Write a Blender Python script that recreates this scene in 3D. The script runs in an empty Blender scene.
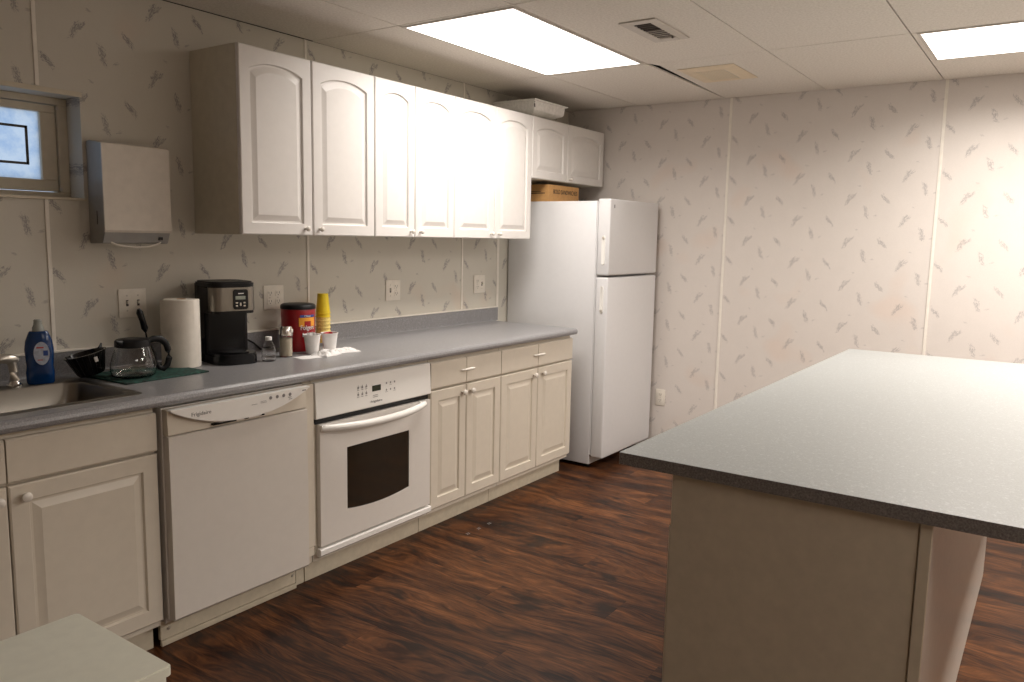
import bpy, bmesh, math, random
from mathutils import Vector, Matrix, noise
random.seed(7)
PI = math.pi
sc = bpy.context.scene
col = sc.collection

# ------------------------------------------------------------------ camera
YAW, PITCH, ROLL = 0.6060, -0.1300, 0.0197
cy, sy, cp, sp = math.cos(YAW), math.sin(YAW), math.cos(PITCH), math.sin(PITCH)
F = Vector((cy*cp, sy*cp, sp)); R = Vector((sy, -cy, 0)); U = R.cross(F)
R2 = R*math.cos(ROLL) + U*math.sin(ROLL); U2 = -R*math.sin(ROLL) + U*math.cos(ROLL)
cam = bpy.data.objects.new('camera', bpy.data.cameras.new('camera')); col.objects.link(cam)
cam.matrix_world = Matrix(((R2.x, U2.x, -F.x, -2.0752), (R2.y, U2.y, -F.y, -3.0543), (R2.z, U2.z, -F.z, 1.4557), (0, 0, 0, 1)))
cam.data.sensor_width = 36; cam.data.lens = 790.46/1024*36; cam.data.clip_start = .02
sc.camera = cam

# ------------------------------------------------------------------ world, exposure
sc.view_settings.view_transform = 'Standard'; sc.view_settings.look = 'None'
sc.view_settings.gamma = 1; sc.view_settings.use_curve_mapping = False
sc.view_settings.exposure = 0.05
w = bpy.data.worlds.new('daylight'); sc.world = w; w.use_nodes = True
w.node_tree.nodes['Background'].inputs[0].default_value = (.62, .78, 1, 1)
w.node_tree.nodes['Background'].inputs[1].default_value = .8
LIGHT_1, LIGHT_2, FILL_3, FILL_4 = 23.0, 28.0, 92.0, 18.0   # watts of each panel; the last two are unseen panels added as fill
LIGHT_COLOR = (1, .935, .872, 1)

ZC = 2.3688; X2 = 2.996; CT = .914

# ------------------------------------------------------------------ material helpers
class NT:
    def __init__(s, m): s.t = m.node_tree; s.n = s.t.nodes
    def node(s, typ, **kw):
        n = s.n.new(typ)
        for k, v in kw.items():
            if k.startswith('_'): setattr(n, k[1:], v)
            else: s.put(n.inputs[k.replace('_', ' ')], v)
        return n
    def put(s, inp, v):
        if isinstance(v, bpy.types.NodeSocket): s.t.links.new(v, inp)
        else: inp.default_value = v
    def m(s, op, a, b=0.0, c=None):
        n = s.n.new('ShaderNodeMath'); n.operation = op
        s.put(n.inputs[0], a); s.put(n.inputs[1], b)
        if c is not None: s.put(n.inputs[2], c)
        return n.outputs[0]
    def mix(s, f, a, b, blend='MIX'):
        n = s.n.new('ShaderNodeMix'); n.data_type = 'RGBA'; n.blend_type = blend
        s.put(n.inputs[0], f); s.put(n.inputs[6], a); s.put(n.inputs[7], b)
        return n.outputs[2]
    def ramp(s, f, stops, interp='LINEAR'):
        n = s.n.new('ShaderNodeValToRGB'); n.color_ramp.interpolation = interp
        e = n.color_ramp.elements
        while len(e) < len(stops): e.new(.5)
        for q, (p, c) in zip(e, stops): q.position = p; q.color = c
        s.put(n.inputs[0], f); return n.outputs[0]
    def coord(s): return s.n.new('ShaderNodeTexCoord').outputs['Object']
    def mapping(s, v, scale=(1, 1, 1), rot=(0, 0, 0)):
        n = s.n.new('ShaderNodeMapping'); s.put(n.inputs[0], v)
        n.inputs['Scale'].default_value = scale; n.inputs['Rotation'].default_value = rot
        return n.outputs[0]
    def noise(s, v, scale, detail=2.0, rough=.5):
        n = s.n.new('ShaderNodeTexNoise'); s.put(n.inputs['Vector'], v)
        n.inputs['Scale'].default_value = scale; n.inputs['Detail'].default_value = detail; n.inputs['Roughness'].default_value = rough
        return n.outputs[0]
    def bump(s, h, strength=.2, dist=.002):
        n = s.n.new('ShaderNodeBump'); n.inputs['Strength'].default_value = strength; n.inputs['Distance'].default_value = dist
        s.put(n.inputs['Height'], h); return n.outputs[0]
def g(r, gg=None, b=None):
    return (r, r, r, 1) if gg is None else (r, gg, b, 1)
def base(name):
    m = bpy.data.materials.new(name); m.use_nodes = True
    return m, NT(m), m.node_tree.nodes['Principled BSDF']
def plain(name, c, rough=.5, metal=0.0, spec=.5, var=.04, scale=30, bump=0.0, bscale=200, coat=0.0):
    m, t, p = base(name)
    v = t.coord()
    n = t.noise(v, scale, 3)
    lo = tuple(x*(1-var) for x in c[:3])+(1,); hi = tuple(min(1, x*(1+var)) for x in c[:3])+(1,)
    t.put(p.inputs['Base Color'], t.ramp(n, [(.3, lo), (.7, hi)]))
    p.inputs['Roughness'].default_value = rough; p.inputs['Metallic'].default_value = metal
    p.inputs['Specular IOR Level'].default_value = spec
    if coat: p.inputs['Coat Weight'].default_value = coat
    if bump: t.put(p.inputs['Normal'], t.bump(t.noise(v, bscale, 2), bump, .001))
    return m

def wallpaper(name, axis, basec, ink=.5):
    m, t, p = base(name)
    sep = t.n.new('ShaderNodeSeparateXYZ'); co = t.coord(); t.put(sep.inputs[0], co)
    W, H = .305, .256
    if axis == 'x': u = t.m('ADD', sep.outputs[0], 10.33); zo = .012
    else: u = t.m('SUBTRACT', 8.455, sep.outputs[1]); zo = -.039
    z = sep.outputs[2]
    un = t.m('DIVIDE', u, W); ci = t.m('FLOOR', un)
    lx = t.m('MULTIPLY', t.m('SUBTRACT', un, ci), W)
    zn = t.m('ADD', t.m('DIVIDE', t.m('ADD', z, zo), H), t.m('MULTIPLY', ci, .5))
    zi = t.m('FLOOR', zn); lz = t.m('MULTIPLY', t.m('SUBTRACT', zn, zi), H)
    wob = t.noise(co, 38, 2)
    wx = t.m('MULTIPLY', t.m('SUBTRACT', wob, .5), .022)
    mask = None; tint = None
    for k, (cx_, cz_, ang, L, wd, curve, st) in enumerate([(.045, .145, 55, .062, .019, 60, 1.0), (.070, .160, 60, .044, .014, -60, .9),
            (.250, .145, -62, .058, .019, 60, 1.0), (.148, .072, -64, .064, .021, -55, 1.0), (.200, .05, 20, .020, .009, 0, .6), (.10, .225, -20, .018, .008, 0, .55)]):
        a = math.radians(ang)
        dx = t.m('ADD', t.m('SUBTRACT', lx, cx_), wx); dz = t.m('SUBTRACT', lz, cz_)
        s_ = t.m('ADD', t.m('MULTIPLY', dx, math.cos(a)), t.m('MULTIPLY', dz, math.sin(a)))
        t_ = t.m('SUBTRACT', t.m('MULTIPLY', dz, math.cos(a)), t.m('MULTIPLY', dx, math.sin(a)))
        if curve:   # s-shaped sprig axis
            t_ = t.m('SUBTRACT', t_, t.m('MULTIPLY', t.m('SINE', t.m('MULTIPLY', s_, float(abs(curve)))), .005 if curve > 0 else -.005))
        e = t.m('ADD', t.m('POWER', t.m('DIVIDE', s_, L), 2.0), t.m('POWER', t.m('DIVIDE', t_, wd), 2.0))
        el = t.m('SUBTRACT', 1.0, e); el = t.n.new('ShaderNodeClamp').outputs[0] if False else t.m('MAXIMUM', el, 0.0)
        # stretched strands
        cmb = t.n.new('ShaderNodeCombineXYZ'); t.put(cmb.inputs[0], t.m('MULTIPLY', s_, 95.0)); t.put(cmb.inputs[1], t.m('MULTIPLY', t_, 300.0)); t.put(cmb.inputs[2], t.m('ADD', t.m('MULTIPLY', ci, 3.1), float(k)))
        st_n = t.noise(cmb.outputs[0], 1.0, 2, .6)
        q = t.m('MULTIPLY', t.m('SUBTRACT', t.m('MULTIPLY', t.m('POWER', el, .55), st_n), .365), 6.0*st)
        q = t.m('MINIMUM', t.m('MAXIMUM', q, 0.0), st)
        mask = q if mask is None else t.m('MAXIMUM', mask, q)
    mott = t.noise(co, 9, 4, .6); fine = t.noise(co, 160, 2)
    b0 = t.mix(t.m('MULTIPLY', mott, .5), basec, tuple(x*.86 for x in basec[:3])+(1,))
    b0 = t.mix(t.m('MULTIPLY', t.ramp(t.noise(co, 3.3, 1), [(.62, g(0)), (.74, g(1))]), .16), b0, (.80, .50, .33, 1))
    b0 = t.mix(t.m('MULTIPLY', fine, .10), b0, g(.25, .23, .2))
    c = t.mix(t.m('MULTIPLY', mask, ink), b0, (.20, .185, .20, 1))
    t.put(p.inputs['Base Color'], c); p.inputs['Roughness'].default_value = .55
    p.inputs['Specular IOR Level'].default_value = .3
    t.put(p.inputs['Normal'], t.bump(fine, .12, .001))
    return m

def laminate(name, c, speck, rough=.38, amt=.55):
    m, t, p = base(name); v = t.coord()
    n1 = t.noise(v, 230, 2, .7); n2 = t.noise(v, 110, 3, .7); n3 = t.noise(v, 6, 2)
    a = t.ramp(n1, [(.35, g(0)), (.65, g(1))])
    c1 = t.mix(t.m('MULTIPLY', a, amt), c, speck)
    d = t.ramp(n2, [(.56, g(0)), (.66, g(1))])
    c2 = t.mix(t.m('MULTIPLY', d, .35), c1, tuple(min(1, x*1.7) for x in c[:3])+(1,))
    c3 = t.mix(t.m('MULTIPLY', n3, .16), c2, tuple(x*.75 for x in c[:3])+(1,))
    t.put(p.inputs['Base Color'], c3); p.inputs['Roughness'].default_value = rough
    t.put(p.inputs['Normal'], t.bump(n2, .06, .001))
    return m

def wood_floor(name):
    m, t, p = base(name); v = t.coord()
    sep = t.n.new('ShaderNodeSeparateXYZ'); t.put(sep.inputs[0], v)
    PW, PL = .19, 1.28
    xi = t.m('DIVIDE', t.m('ADD', sep.outputs[0], 20.0), PW); ri = t.m('FLOOR', xi); fx = t.m('SUBTRACT', xi, ri)
    yi = t.m('ADD', t.m('DIVIDE', t.m('ADD', sep.outputs[1], 20.0), PL), t.m('MULTIPLY', ri, .377)); rj = t.m('FLOOR', yi); fy = t.m('SUBTRACT', yi, rj)
    cmb = t.n.new('ShaderNodeCombineXYZ'); t.put(cmb.inputs[0], ri); t.put(cmb.inputs[1], rj)
    wn = t.n.new('ShaderNodeTexWhiteNoise'); wn.noise_dimensions = '2D'; t.put(wn.inputs['Vector'], cmb.outputs[0])
    rnd = wn.outputs['Value']
    # grain: long streaks along y, warped
    warp = t.noise(t.mapping(v, (3.0, .9, 1)), 1.0, 3)
    gx = t.m('ADD', t.m('MULTIPLY', sep.outputs[0], 13.0), t.m('MULTIPLY', warp, 4.5))
    c1 = t.n.new('ShaderNodeCombineXYZ'); t.put(c1.inputs[0], gx); t.put(c1.inputs[1], t.m('MULTIPLY', sep.outputs[1], 1.5)); t.put(c1.inputs[2], t.m('MULTIPLY', rnd, 37.0))
    n1 = t.noise(c1.outputs[0], 1.0, 5, .68)
    c2 = t.n.new('ShaderNodeCombineXYZ'); t.put(c2.inputs[0], t.m('MULTIPLY', gx, 9.0)); t.put(c2.inputs[1], t.m('MULTIPLY', sep.outputs[1], 9.0)); t.put(c2.inputs[2], t.m('MULTIPLY', rnd, 11.0))
    n2 = t.noise(c2.outputs[0], 1.0, 3, .6)
    c4 = t.n.new('ShaderNodeCombineXYZ'); t.put(c4.inputs[0], t.m('MULTIPLY', gx, .75)); t.put(c4.inputs[1], t.m('MULTIPLY', sep.outputs[1], 3.4)); t.put(c4.inputs[2], t.m('MULTIPLY', rnd, 23.0))
    n4 = t.noise(c4.outputs[0], 1.0, 3, .55)     # dark knots and flames
    f = t.m('ADD', t.m('ADD', t.m('MULTIPLY', n1, .56), t.m('MULTIPLY', n2, .36)), t.m('MULTIPLY', t.m('SUBTRACT', rnd, .5), .05))
    c = t.ramp(f, [(.36, g(.014, .006, .004)), (.43, g(.048, .017, .007)), (.51, g(.112, .042, .015)), (.62, g(.225, .088, .031))])
    c = t.mix(t.ramp(n4, [(.32, g(.9)), (.43, g(0))]), c, g(.014, .008, .006))
    jx = t.m('MINIMUM', fx, t.m('SUBTRACT', 1.0, fx)); jy = t.m('MINIMUM', fy, t.m('SUBTRACT', 1.0, fy))
    jm = t.m('MINIMUM', t.m('DIVIDE', jx, .018), t.m('DIVIDE', jy, .0020)); jm = t.m('MINIMUM', jm, 1.0)
    c = t.mix(t.m('MULTIPLY', t.m('SUBTRACT', 1.0, jm), .30), c, g(.008, .004, .003))
    t.put(p.inputs['Base Color'], c)
    t.put(p.inputs['Roughness'], t.m('ADD', .30, t.m('MULTIPLY', n2, .22)))
    p.inputs['Specular IOR Level'].default_value = .20
    t.put(p.inputs['Normal'], t.bump(t.m('ADD', t.m('MULTIPLY', n2, .6), jm), .10, .002))
    return m

def ceiling_mat():
    m, t, p = base('ceiling tile'); v = t.coord()
    n = t.noise(v, 95, 3, .65); n3 = t.noise(v, 3, 3)
    c = t.mix(t.ramp(n, [(.35, g(0)), (.62, g(1))]), g(.72, .67, .60), g(.84, .79, .72))
    c = t.mix(t.m('MULTIPLY', n3, .12), c, g(.74, .64, .54))
    t.put(p.inputs['Base Color'], c); p.inputs['Roughness'].default_value = .9
    t.put(p.inputs['Normal'], t.bump(n, .5, .004))
    return m

def emis(name, c, s):
    m, t, p = base(name)
    p.inputs['Base Color'].default_value = g(.8)
    p.inputs['Emission Color'].default_value = c; p.inputs['Emission Strength'].default_value = s
    return m

def glassm(name, c=(1, 1, 1, 1), rough=.02, ior=1.45):
    m, t, p = base(name)
    p.inputs['Base Color'].default_value = c; p.inputs['Roughness'].default_value = rough
    p.inputs['Transmission Weight'].default_value = 1; p.inputs['IOR'].default_value = ior
    return m

def brushed(name, c, rough=.28):
    m, t, p = base(name); v = t.mapping(t.coord(), (40, 40, 40)); n = t.noise(v, 1.0, 2)
    p.inputs['Base Color'].default_value = c; p.inputs['Metallic'].default_value = 1
    t.put(p.inputs['Roughness'], t.m('ADD', rough-.02, t.m('MULTIPLY', n, .04)))
    return m

M = {}
M['wall_back'] = wallpaper('wallpaper panel on counter wall', 'x', g(.70, .665, .585), .72)  # same wallpaper as the fridge wall, dimmer greener light put into its base colour
M['wall_right'] = wallpaper('wallpaper panel on fridge wall', 'y', g(.79, .73, .68), .44)
M['wall_plain'] = plain('plain beige wall', g(.62, .56, .48), .8)
M['batten'] = plain('cream seam strip', g(.88, .83, .75), .45)
M['floor'] = wood_floor('dark cherry laminate')
M['ceiling'] = ceiling_mat()
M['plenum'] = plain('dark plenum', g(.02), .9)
M['white'] = plain('white thermofoil', g(.77, .74, .71), .33, var=.015, bump=.02)
M['cream'] = plain('cream cabinet', g(.70, .635, .535), .38, var=.02, bump=.03)
M['cream_side'] = plain('cabinet side panel', g(.66, .61, .50), .5, var=.04, bump=.05)
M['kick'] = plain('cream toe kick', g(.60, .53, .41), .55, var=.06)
M['appl'] = plain('white appliance enamel', g(.76, .72, .67), .28, var=.01, bump=.10, bscale=420)
M['dw_face'] = plain('dishwasher enamel', g(.70, .655, .60), .32, var=.015, bump=.12, bscale=420)
M['fridge'] = plain('fridge enamel', g(.72, .715, .72), .38, var=.01, bump=.15, bscale=350)
M['fridge_door'] = plain('fridge door enamel', g(.74, .68, .62), .34, var=.01, bump=.15, bscale=350)
M['panel_white'] = plain('control panel white', g(.88, .86, .82), .25, var=.005)
M['seal'] = plain('dark rubber seal', g(.09, .085, .08), .7)
M['black'] = plain('black plastic', g(.005, .005, .006), .2, spec=.28, var=.05)
M['black_matte'] = plain('black matte plastic', g(.008, .008, .009), .42, spec=.25)
M['counter'] = laminate('grey speckled laminate', g(.31, .305, .312), g(.13, .125, .125), .30)
M['island_top_lit'] = laminate('island speckled laminate', g(.43, .455, .45), g(.27, .285, .28), .30, .5)  # lighter than the counter: gloss from the ceiling panel put into the colour
M['island_edge_shaded'] = laminate('island dark laminate edge', g(.22, .195, .18), g(.06, .052, .046), .45, .7)  # same laminate as the top, darkened to carry the shade on the edge
M['island_body'] = plain('island panel', g(.53, .455, .345), .5, var=.05, bump=.08)
M['island_side'] = plain('island seating panel', g(.50, .455, .40), .30, var=.05, bump=.08)
M['steel'] = brushed('brushed stainless', g(.25, .23, .20), .34)
M['chrome'] = plain('chrome', g(.75, .73, .70), .15, 1.0)
M['nickel'] = plain('satin nickel', g(.62, .58, .52), .3, .8)
M['knob'] = plain('porcelain knob', g(.78, .73, .66), .22)
M['glass'] = glassm('clear glass')
M['pet'] = glassm('clear bottle plastic', rough=.05, ior=1.3)
M['oven_glass'] = plain('dark oven glass', g(.022, .016, .010), .08, spec=.6, var=.3)
M['blue'] = plain('blue dish soap', g(.003, .036, .14), .15, var=.1)
M['cap'] = plain('clear cap plastic', g(.33, .35, .32), .25)
M['label'] = plain('pale soap label', g(.50, .55, .66), .4, var=.2, scale=90)
M['label_blue'] = plain('blue label print', g(.03, .08, .32), .4)
M['label_red'] = plain('red label print', g(.55, .06, .05), .4)
M['green'] = plain('dark green mesh mat', g(.008, .052, .038), .8, var=.95, scale=75, bump=.9, bscale=190)
M['paper'] = plain('paper towel', g(.80, .75, .67), .85, bump=.35, bscale=160)
M['foam'] = plain('white foam', g(.82, .80, .78), .6, bump=.2, bscale=300)
M['napkin'] = plain('white napkin', g(.84, .82, .80), .85, bump=.3, bscale=220)
M['red'] = plain('red coffee canister plastic', g(.32, .008, .012), .28, var=.08)
M['yellow'] = plain('yellow cup', g(.85, .64, .02), .45, var=.05)
M['yellow_pale'] = plain('pale yellow printed cup', g(.86, .68, .22), .5, var=.18, scale=120)
M['orange'] = plain('orange label', g(.85, .36, .03), .4)
M['red_pkt'] = plain('red packets', g(.70, .05, .06), .5)
M['pink_pkt'] = plain('white sugar packets', g(.82, .80, .80), .6)
M['cream_powder'] = plain('creamer powder', g(.72, .64, .48), .8)
M['cardboard'] = plain('tan cardboard', g(.52, .285, .105), .75, var=.07, scale=60)
M['ink'] = plain('black ink', g(.03, .02, .015), .7)
M['ink_grey'] = plain('grey print', g(.22, .21, .21), .5)
M['foil'] = plain('white tray', g(.88, .86, .82), .30, var=.08, scale=60, bump=.5, bscale=120)
M['plate'] = plain('ivory wall plate', g(.82, .77, .68), .35)
M['slot'] = plain('dark slot', g(.06, .05, .045), .6)
M['vent_beige'] = plain('aged beige vent plastic', g(.80, .68, .50), .5)
M['vent_dark'] = plain('vent dark interior', g(.075, .06, .05), .8)
M['vent_white'] = plain('white painted vent', g(.62, .57, .51), .5)
M['disp'] = plain('white enamel dispenser', g(.66, .60, .52), .3, bump=.06)
M['disp_side'] = plain('dispenser steel side', g(.36, .35, .33), .35, .3)
M['frame'] = plain('window frame paint', g(.66, .60, .48), .5)
M['lcd'] = plain('lcd grey green', g(.33, .36, .30), .4)
M['oven_lcd'] = plain('oven display', g(.02, .03, .015), .2)
M['side_table'] = plain('off white table', g(.74, .73, .62), .4, var=.03, bump=.06)
M['side_table_body'] = plain('side table body', g(.30, .25, .18), .5)
def frosted():
    m, t, p = base('frosted window pane'); n = t.n
    tr = n.new('ShaderNodeBsdfTranslucent'); tr.inputs[0].default_value = (.9, .95, 1, 1)
    v = t.coord(); t.put(tr.inputs[0], t.ramp(t.noise(v, 14, 4, .7), [(.30, g(.62, .74, .90)), (.58, g(1, 1, 1))]))
    tp = n.new('ShaderNodeBsdfTransparent'); mx = n.new('ShaderNodeMixShader'); mx.inputs[0].default_value = .35
    t.put(mx.inputs[1], tr.outputs[0]); t.put(mx.inputs[2], tp.outputs[0])
    t.put(n['Material Output'].inputs[0], mx.outputs[0]); return m
M['pane'] = frosted()
M['diffuser'] = emis('lit prismatic diffuser', LIGHT_COLOR, 3.0)

# ------------------------------------------------------------------ mesh helpers
def box(bm, x0, x1, y0, y1, z0, z1, bev=0.0, seg=2):
    r = bmesh.ops.create_cube(bm, size=1)
    vs = r['verts']
    for v in vs: v.co = Vector((x0+(v.co.x+.5)*(x1-x0), y0+(v.co.y+.5)*(y1-y0), z0+(v.co.z+.5)*(z1-z0)))
    if bev:
        es = list({e for v in vs for e in v.link_edges})
        bmesh.ops.bevel(bm, geom=es, offset=bev, segments=seg, affect='EDGES', profile=.5)
    return bm
def lathe(bm, prof, c=(0, 0, 0), seg=40, cap=True, sx=1.0, sy_=1.0):
    rings = []
    for r, z in prof:
        if r <= 1e-6: rings.append([bm.verts.new((c[0], c[1], c[2]+z))])
        else: rings.append([bm.verts.new((c[0]+r*sx*math.cos(2*PI*i/seg), c[1]+r*sy_*math.sin(2*PI*i/seg), c[2]+z)) for i in range(seg)])
    for a, b in zip(rings, rings[1:]):
        for i in range(seg):
            j = (i+1) % seg
            if len(a) == 1 and len(b) == 1: continue
            if len(a) == 1: bm.faces.new((a[0], b[i], b[j]))
            elif len(b) == 1: bm.faces.new((a[i], a[j], b[0]))
            else: bm.faces.new((a[i], a[j], b[j], b[i]))
    if cap:
        for rg in (rings[0], rings[-1]):
            if len(rg) > 1 : bm.faces.new(rg)
    return bm
def tube(bm, pts, r, seg=12, sy_=1.0, closed_ends=True):
    pts = [Vector(p) for p in pts]; rings = []
    rr = r if isinstance(r, (list, tuple)) else [r]*len(pts)
    up = Vector((0, 0, 1))
    for i, p in enumerate(pts):
        d = (pts[min(i+1, len(pts)-1)] - pts[max(i-1, 0)]).normalized()
        a = d.cross(up)
        if a.length < .05: a = d.cross(Vector((0, 1, 0)))
        a.normalize(); b = a.cross(d).normalized()
        rings.append([bm.verts.new(p + a*rr[i]*math.cos(2*PI*k/seg)*sy_ + b*rr[i]*math.sin(2*PI*k/seg)) for k in range(seg)])
    for A, B in zip(rings, rings[1:]):
        for k in range(seg):
            bm.faces.new((A[k], A[(k+1) % seg], B[(k+1) % seg], B[k]))
    if closed_ends: bm.faces.new(rings[0]); bm.faces.new(rings[-1])
    return bm
def prism(bm, poly, axis, a, b):
    """poly: 2-D points in the remaining two axes (x,y,z order), extruded a..b along axis"""
    def P(q, t):
        return {'x': (t, q[0], q[1]), 'y': (q[0], t, q[1]), 'z': (q[0], q[1], t)}[axis]
    A = [bm.verts.new(P(q, a)) for q in poly]; B = [bm.verts.new(P(q, b)) for q in poly]
    bm.faces.new(A); bm.faces.new(B)
    for i in range(len(A)): bm.faces.new((A[i], A[(i+1) % len(A)], B[(i+1) % len(A)], B[i]))
    return bm
def N(): return bmesh.new()
def obj(name, bm, m, parent=None, smooth=False, loc=None, rot=None):
    bmesh.ops.recalc_face_normals(bm, faces=bm.faces)
    me = bpy.data.meshes.new(name); bm.to_mesh(me); bm.free()
    mats = m if isinstance(m, (list, tuple)) else [m]
    for k in mats: me.materials.append(M[k] if isinstance(k, str) else k)
    if smooth:
        for f in me.polygons: f.use_smooth = True
        me.set_sharp_from_angle(angle=math.radians(40))
    o = bpy.data.objects.new(name, me); col.objects.link(o)
    if parent: o.parent = parent
    if loc: o.location = loc
    if rot: o.rotation_euler = rot
    return o
def thing(name, label, cat, loc=(0, 0, 0), rz=0.0, group=None):
    o = bpy.data.objects.new(name, None); col.objects.link(o); o.location = loc; o.rotation_euler = (0, 0, rz)
    o.empty_display_size = .05
    return tag(o, label, cat, group)
def tag(o, label, cat, group=None):
    o['label'] = label; o['category'] = cat
    if group: o['group'] = group
    return o
def struct(name, bm, m, parent=None, smooth=False, label=None):
    o = obj(name, bm, m, parent, smooth)
    if parent is None:
        o['kind'] = 'structure'
        if label: o['label'] = label
    return o
def sep(name, bm, m, parent, smooth=False, loc=None, rot=None):
    """every loose piece of bm becomes a part of its own"""
    bm.verts.index_update(); bm.verts.ensure_lookup_table(); seen = set(); out = []
    for v in bm.verts:
        if v.index in seen: continue
        st_, isl = [v], {v.index}
        while st_:
            a = st_.pop()
            for e in a.link_edges:
                b = e.other_vert(a)
                if b.index not in isl: isl.add(b.index); st_.append(b)
        seen |= isl; nb = N(); mp = {i: nb.verts.new(bm.verts[i].co) for i in sorted(isl)}
        for f in bm.faces:
            if f.verts[0].index in isl: nb.faces.new([mp[x.index] for x in f.verts])
        out.append(obj(name, nb, m, parent, smooth, loc, rot))
    bm.free(); return out
def kids(root):
    return [o for o in col.objects if o.parent == root]
def dup(root, loc=None, rot=None, label=None, parent=None):
    r = root.copy(); col.objects.link(r)
    if loc is not None: r.location = loc
    if rot is not None: r.rotation_euler = rot
    if label: r['label'] = label
    if parent is not None: r.parent = parent
    for ch in kids(root): dup(ch, parent=r)
    return r
def text(name, s, size, m, loc, rot=(PI/2, 0, 0), parent=None, width=None, depth=.0006, shear=0.0):
    cu = bpy.data.curves.new(name, 'FONT'); cu.body = s; cu.size = size; cu.extrude = depth; cu.align_x = 'CENTER'; cu.align_y = 'CENTER'; cu.shear = shear
    t = bpy.data.objects.new('tmp', cu); col.objects.link(t)
    bpy.context.view_layer.update()
    me = bpy.data.meshes.new_from_object(t.evaluated_get(bpy.context.evaluated_depsgraph_get()))
    bpy.data.objects.remove(t); bpy.data.curves.remove(cu)
    me.materials.clear(); me.materials.append(M[m])
    if width:
        xs = [v.co.x for v in me.vertices]; k = width/(max(xs)-min(xs))
        for v in me.vertices: v.co.x *= k
    o = bpy.data.objects.new(name, me); col.objects.link(o); o.location = loc; o.rotation_euler = rot
    if parent: o.parent = parent
    return o

# ------------------------------------------------------------------ room shell
XL, YB = -3.3, -6.2
bm = N(); box(bm, XL-.1, X2+.1, YB-.1, .3, -.1, 0); struct('floor', bm, 'floor')
# ceiling: lay-in tiles with thin joints below a dark plenum
bm = N()
xs = [XL-.03, -1.84, -.62, .60, 1.84, X2]
ys = [0, -.56, -1.17, -1.79, -2.415, -3.03, -3.65, -4.26, -4.87, -5.49, YB]
J = .0030
for i in range(len(xs)-1):
    for j in range(len(ys)-1):
        x0, x1, y1, y0 = xs[i]+J, xs[i+1]-J, ys[j]-J, ys[j+1]+J
        if i == 4 and j == 2:          # loose tile: wedge-shaped gap along its back edge
            prism(bm, [(x0, y0), (x1, y0), (x1, y1), (x1-.10, y1-.002), (x0+.06, y1-.036), (x0, y1-.012)], 'z', ZC+.0005, ZC+.008)
        else:
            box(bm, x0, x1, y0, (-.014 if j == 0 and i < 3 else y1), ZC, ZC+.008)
struct('ceiling', bm, 'ceiling')
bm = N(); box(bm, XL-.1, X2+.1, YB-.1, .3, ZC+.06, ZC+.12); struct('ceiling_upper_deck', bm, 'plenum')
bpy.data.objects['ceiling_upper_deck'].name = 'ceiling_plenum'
# counter wall with a window opening
WX0, WX1, WZ0, WZ1 = -1.34, -.516, 1.567, 1.940
bm = N()
box(bm, XL-.1, WX0, 0, .16, 0, ZC); box(bm, WX1, X2+.12, 0, .16, 0, ZC)
box(bm, WX0, WX1, 0, .16, 0, WZ0); box(bm, WX0, WX1, 0, .16, WZ1, ZC)
struct('wall_back', bm, 'wall_back')
bm = N(); box(bm, XL-.1, X2+.12, 0, .16, ZC+.0002, ZC+.06); struct('dark_gap_backing', bm, 'plenum')  # added near-black strip, makes the ceiling gap at the wall read as shade
bm = N(); box(bm, X2, X2+.12, YB-.1, 0, 0, ZC+.06); struct('wall_right', bm, 'wall_right')
bm = N(); box(bm, XL-.12, XL, YB-.1, 0, 0, ZC+.06); struct('wall_left', bm, 'wall_plain')
bm = N(); box(bm, XL, X2, YB-.12, YB, 0, ZC+.06); struct('wall_front', bm, 'wall_plain')
# seam strips
k = 1
for xx, z0, z1 in ((-1.886, 1.0, ZC), (-.655, 1.006, WZ0-.004), (-.664, WZ1+.02, ZC), (.557, 1.006, 1.447), (.557, 2.196, ZC), (1.772, 1.006, 1.447), (1.772, 2.196, ZC)):
    bm = N(); box(bm, xx-.007, xx+.007, -.004, 0, z0, z1, .001, 1); struct('trim_%d' % k, bm, 'batten'); k += 1
for yy in (-1.213, -2.433, -3.653):
    bm = N(); box(bm, X2-.004, X2, yy-.008, yy+.008, .0, ZC, .001, 1); struct('trim_%d' % k, bm, 'batten'); k += 1
bm = N(); box(bm, -1.9, 2.13, -.024, 0, 1.0005, 1.007, .001, 1); struct('trim_%d' % k, bm, 'batten'); k += 1   # pale caulk strip on the backsplash
bm = N(); box(bm, 2.135, 2.16, -.004, 0, .0, 1.447, .001, 1); struct('trim_%d' % k, bm, 'batten'); k += 1
bm = N(); box(bm, X2-.012, X2, YB, -.85, 0, .08, .003, 1); struct('baseboard_right', bm, 'kick')

# window
bm = N()
box(bm, WX0, WX1+.006, -.006, .0, WZ1, WZ1+.018, .001, 1)
box(bm, WX0, WX1+.006, -.010, .10, WZ0-.006, WZ0+.004, .001, 1)
struct('trim_%d' % k, bm, 'frame'); k += 1
win = bpy.data.objects.new('window_1', None); col.objects.link(win); win['kind'] = 'structure'
fx0, fx1, fz0, fz1, fy = -1.26, -.552, 1.592, 1.915, .10
bm = N()   # outer casing
for a in ((WX0, WX1, fy, .16, WZ0, fz0), (WX0, WX1, fy, .16, fz1, WZ1), (WX0, fx0, fy, .16, fz0, fz1), (fx1, WX1, fy, .16, fz0, fz1)): box(bm, *a, .002, 1)
obj('window_frame', bm, 'frame', win)
bm = N(); s0, s1, q0, q1 = fx0+.003, fx1-.003, fz0+.003, fz1-.003; t_ = .056
for a in ((s0, s1, fy+.008, fy+.04, q0, q0+.042), (s0, s1, fy+.008, fy+.04, q1-.028, q1), (s0, s0+t_, fy+.008, fy+.04, q0+.042, q1-.028), (s1-t_, s1, fy+.008, fy+.04, q0+.042, q1-.028)): box(bm, *a, .003, 2)
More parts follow.
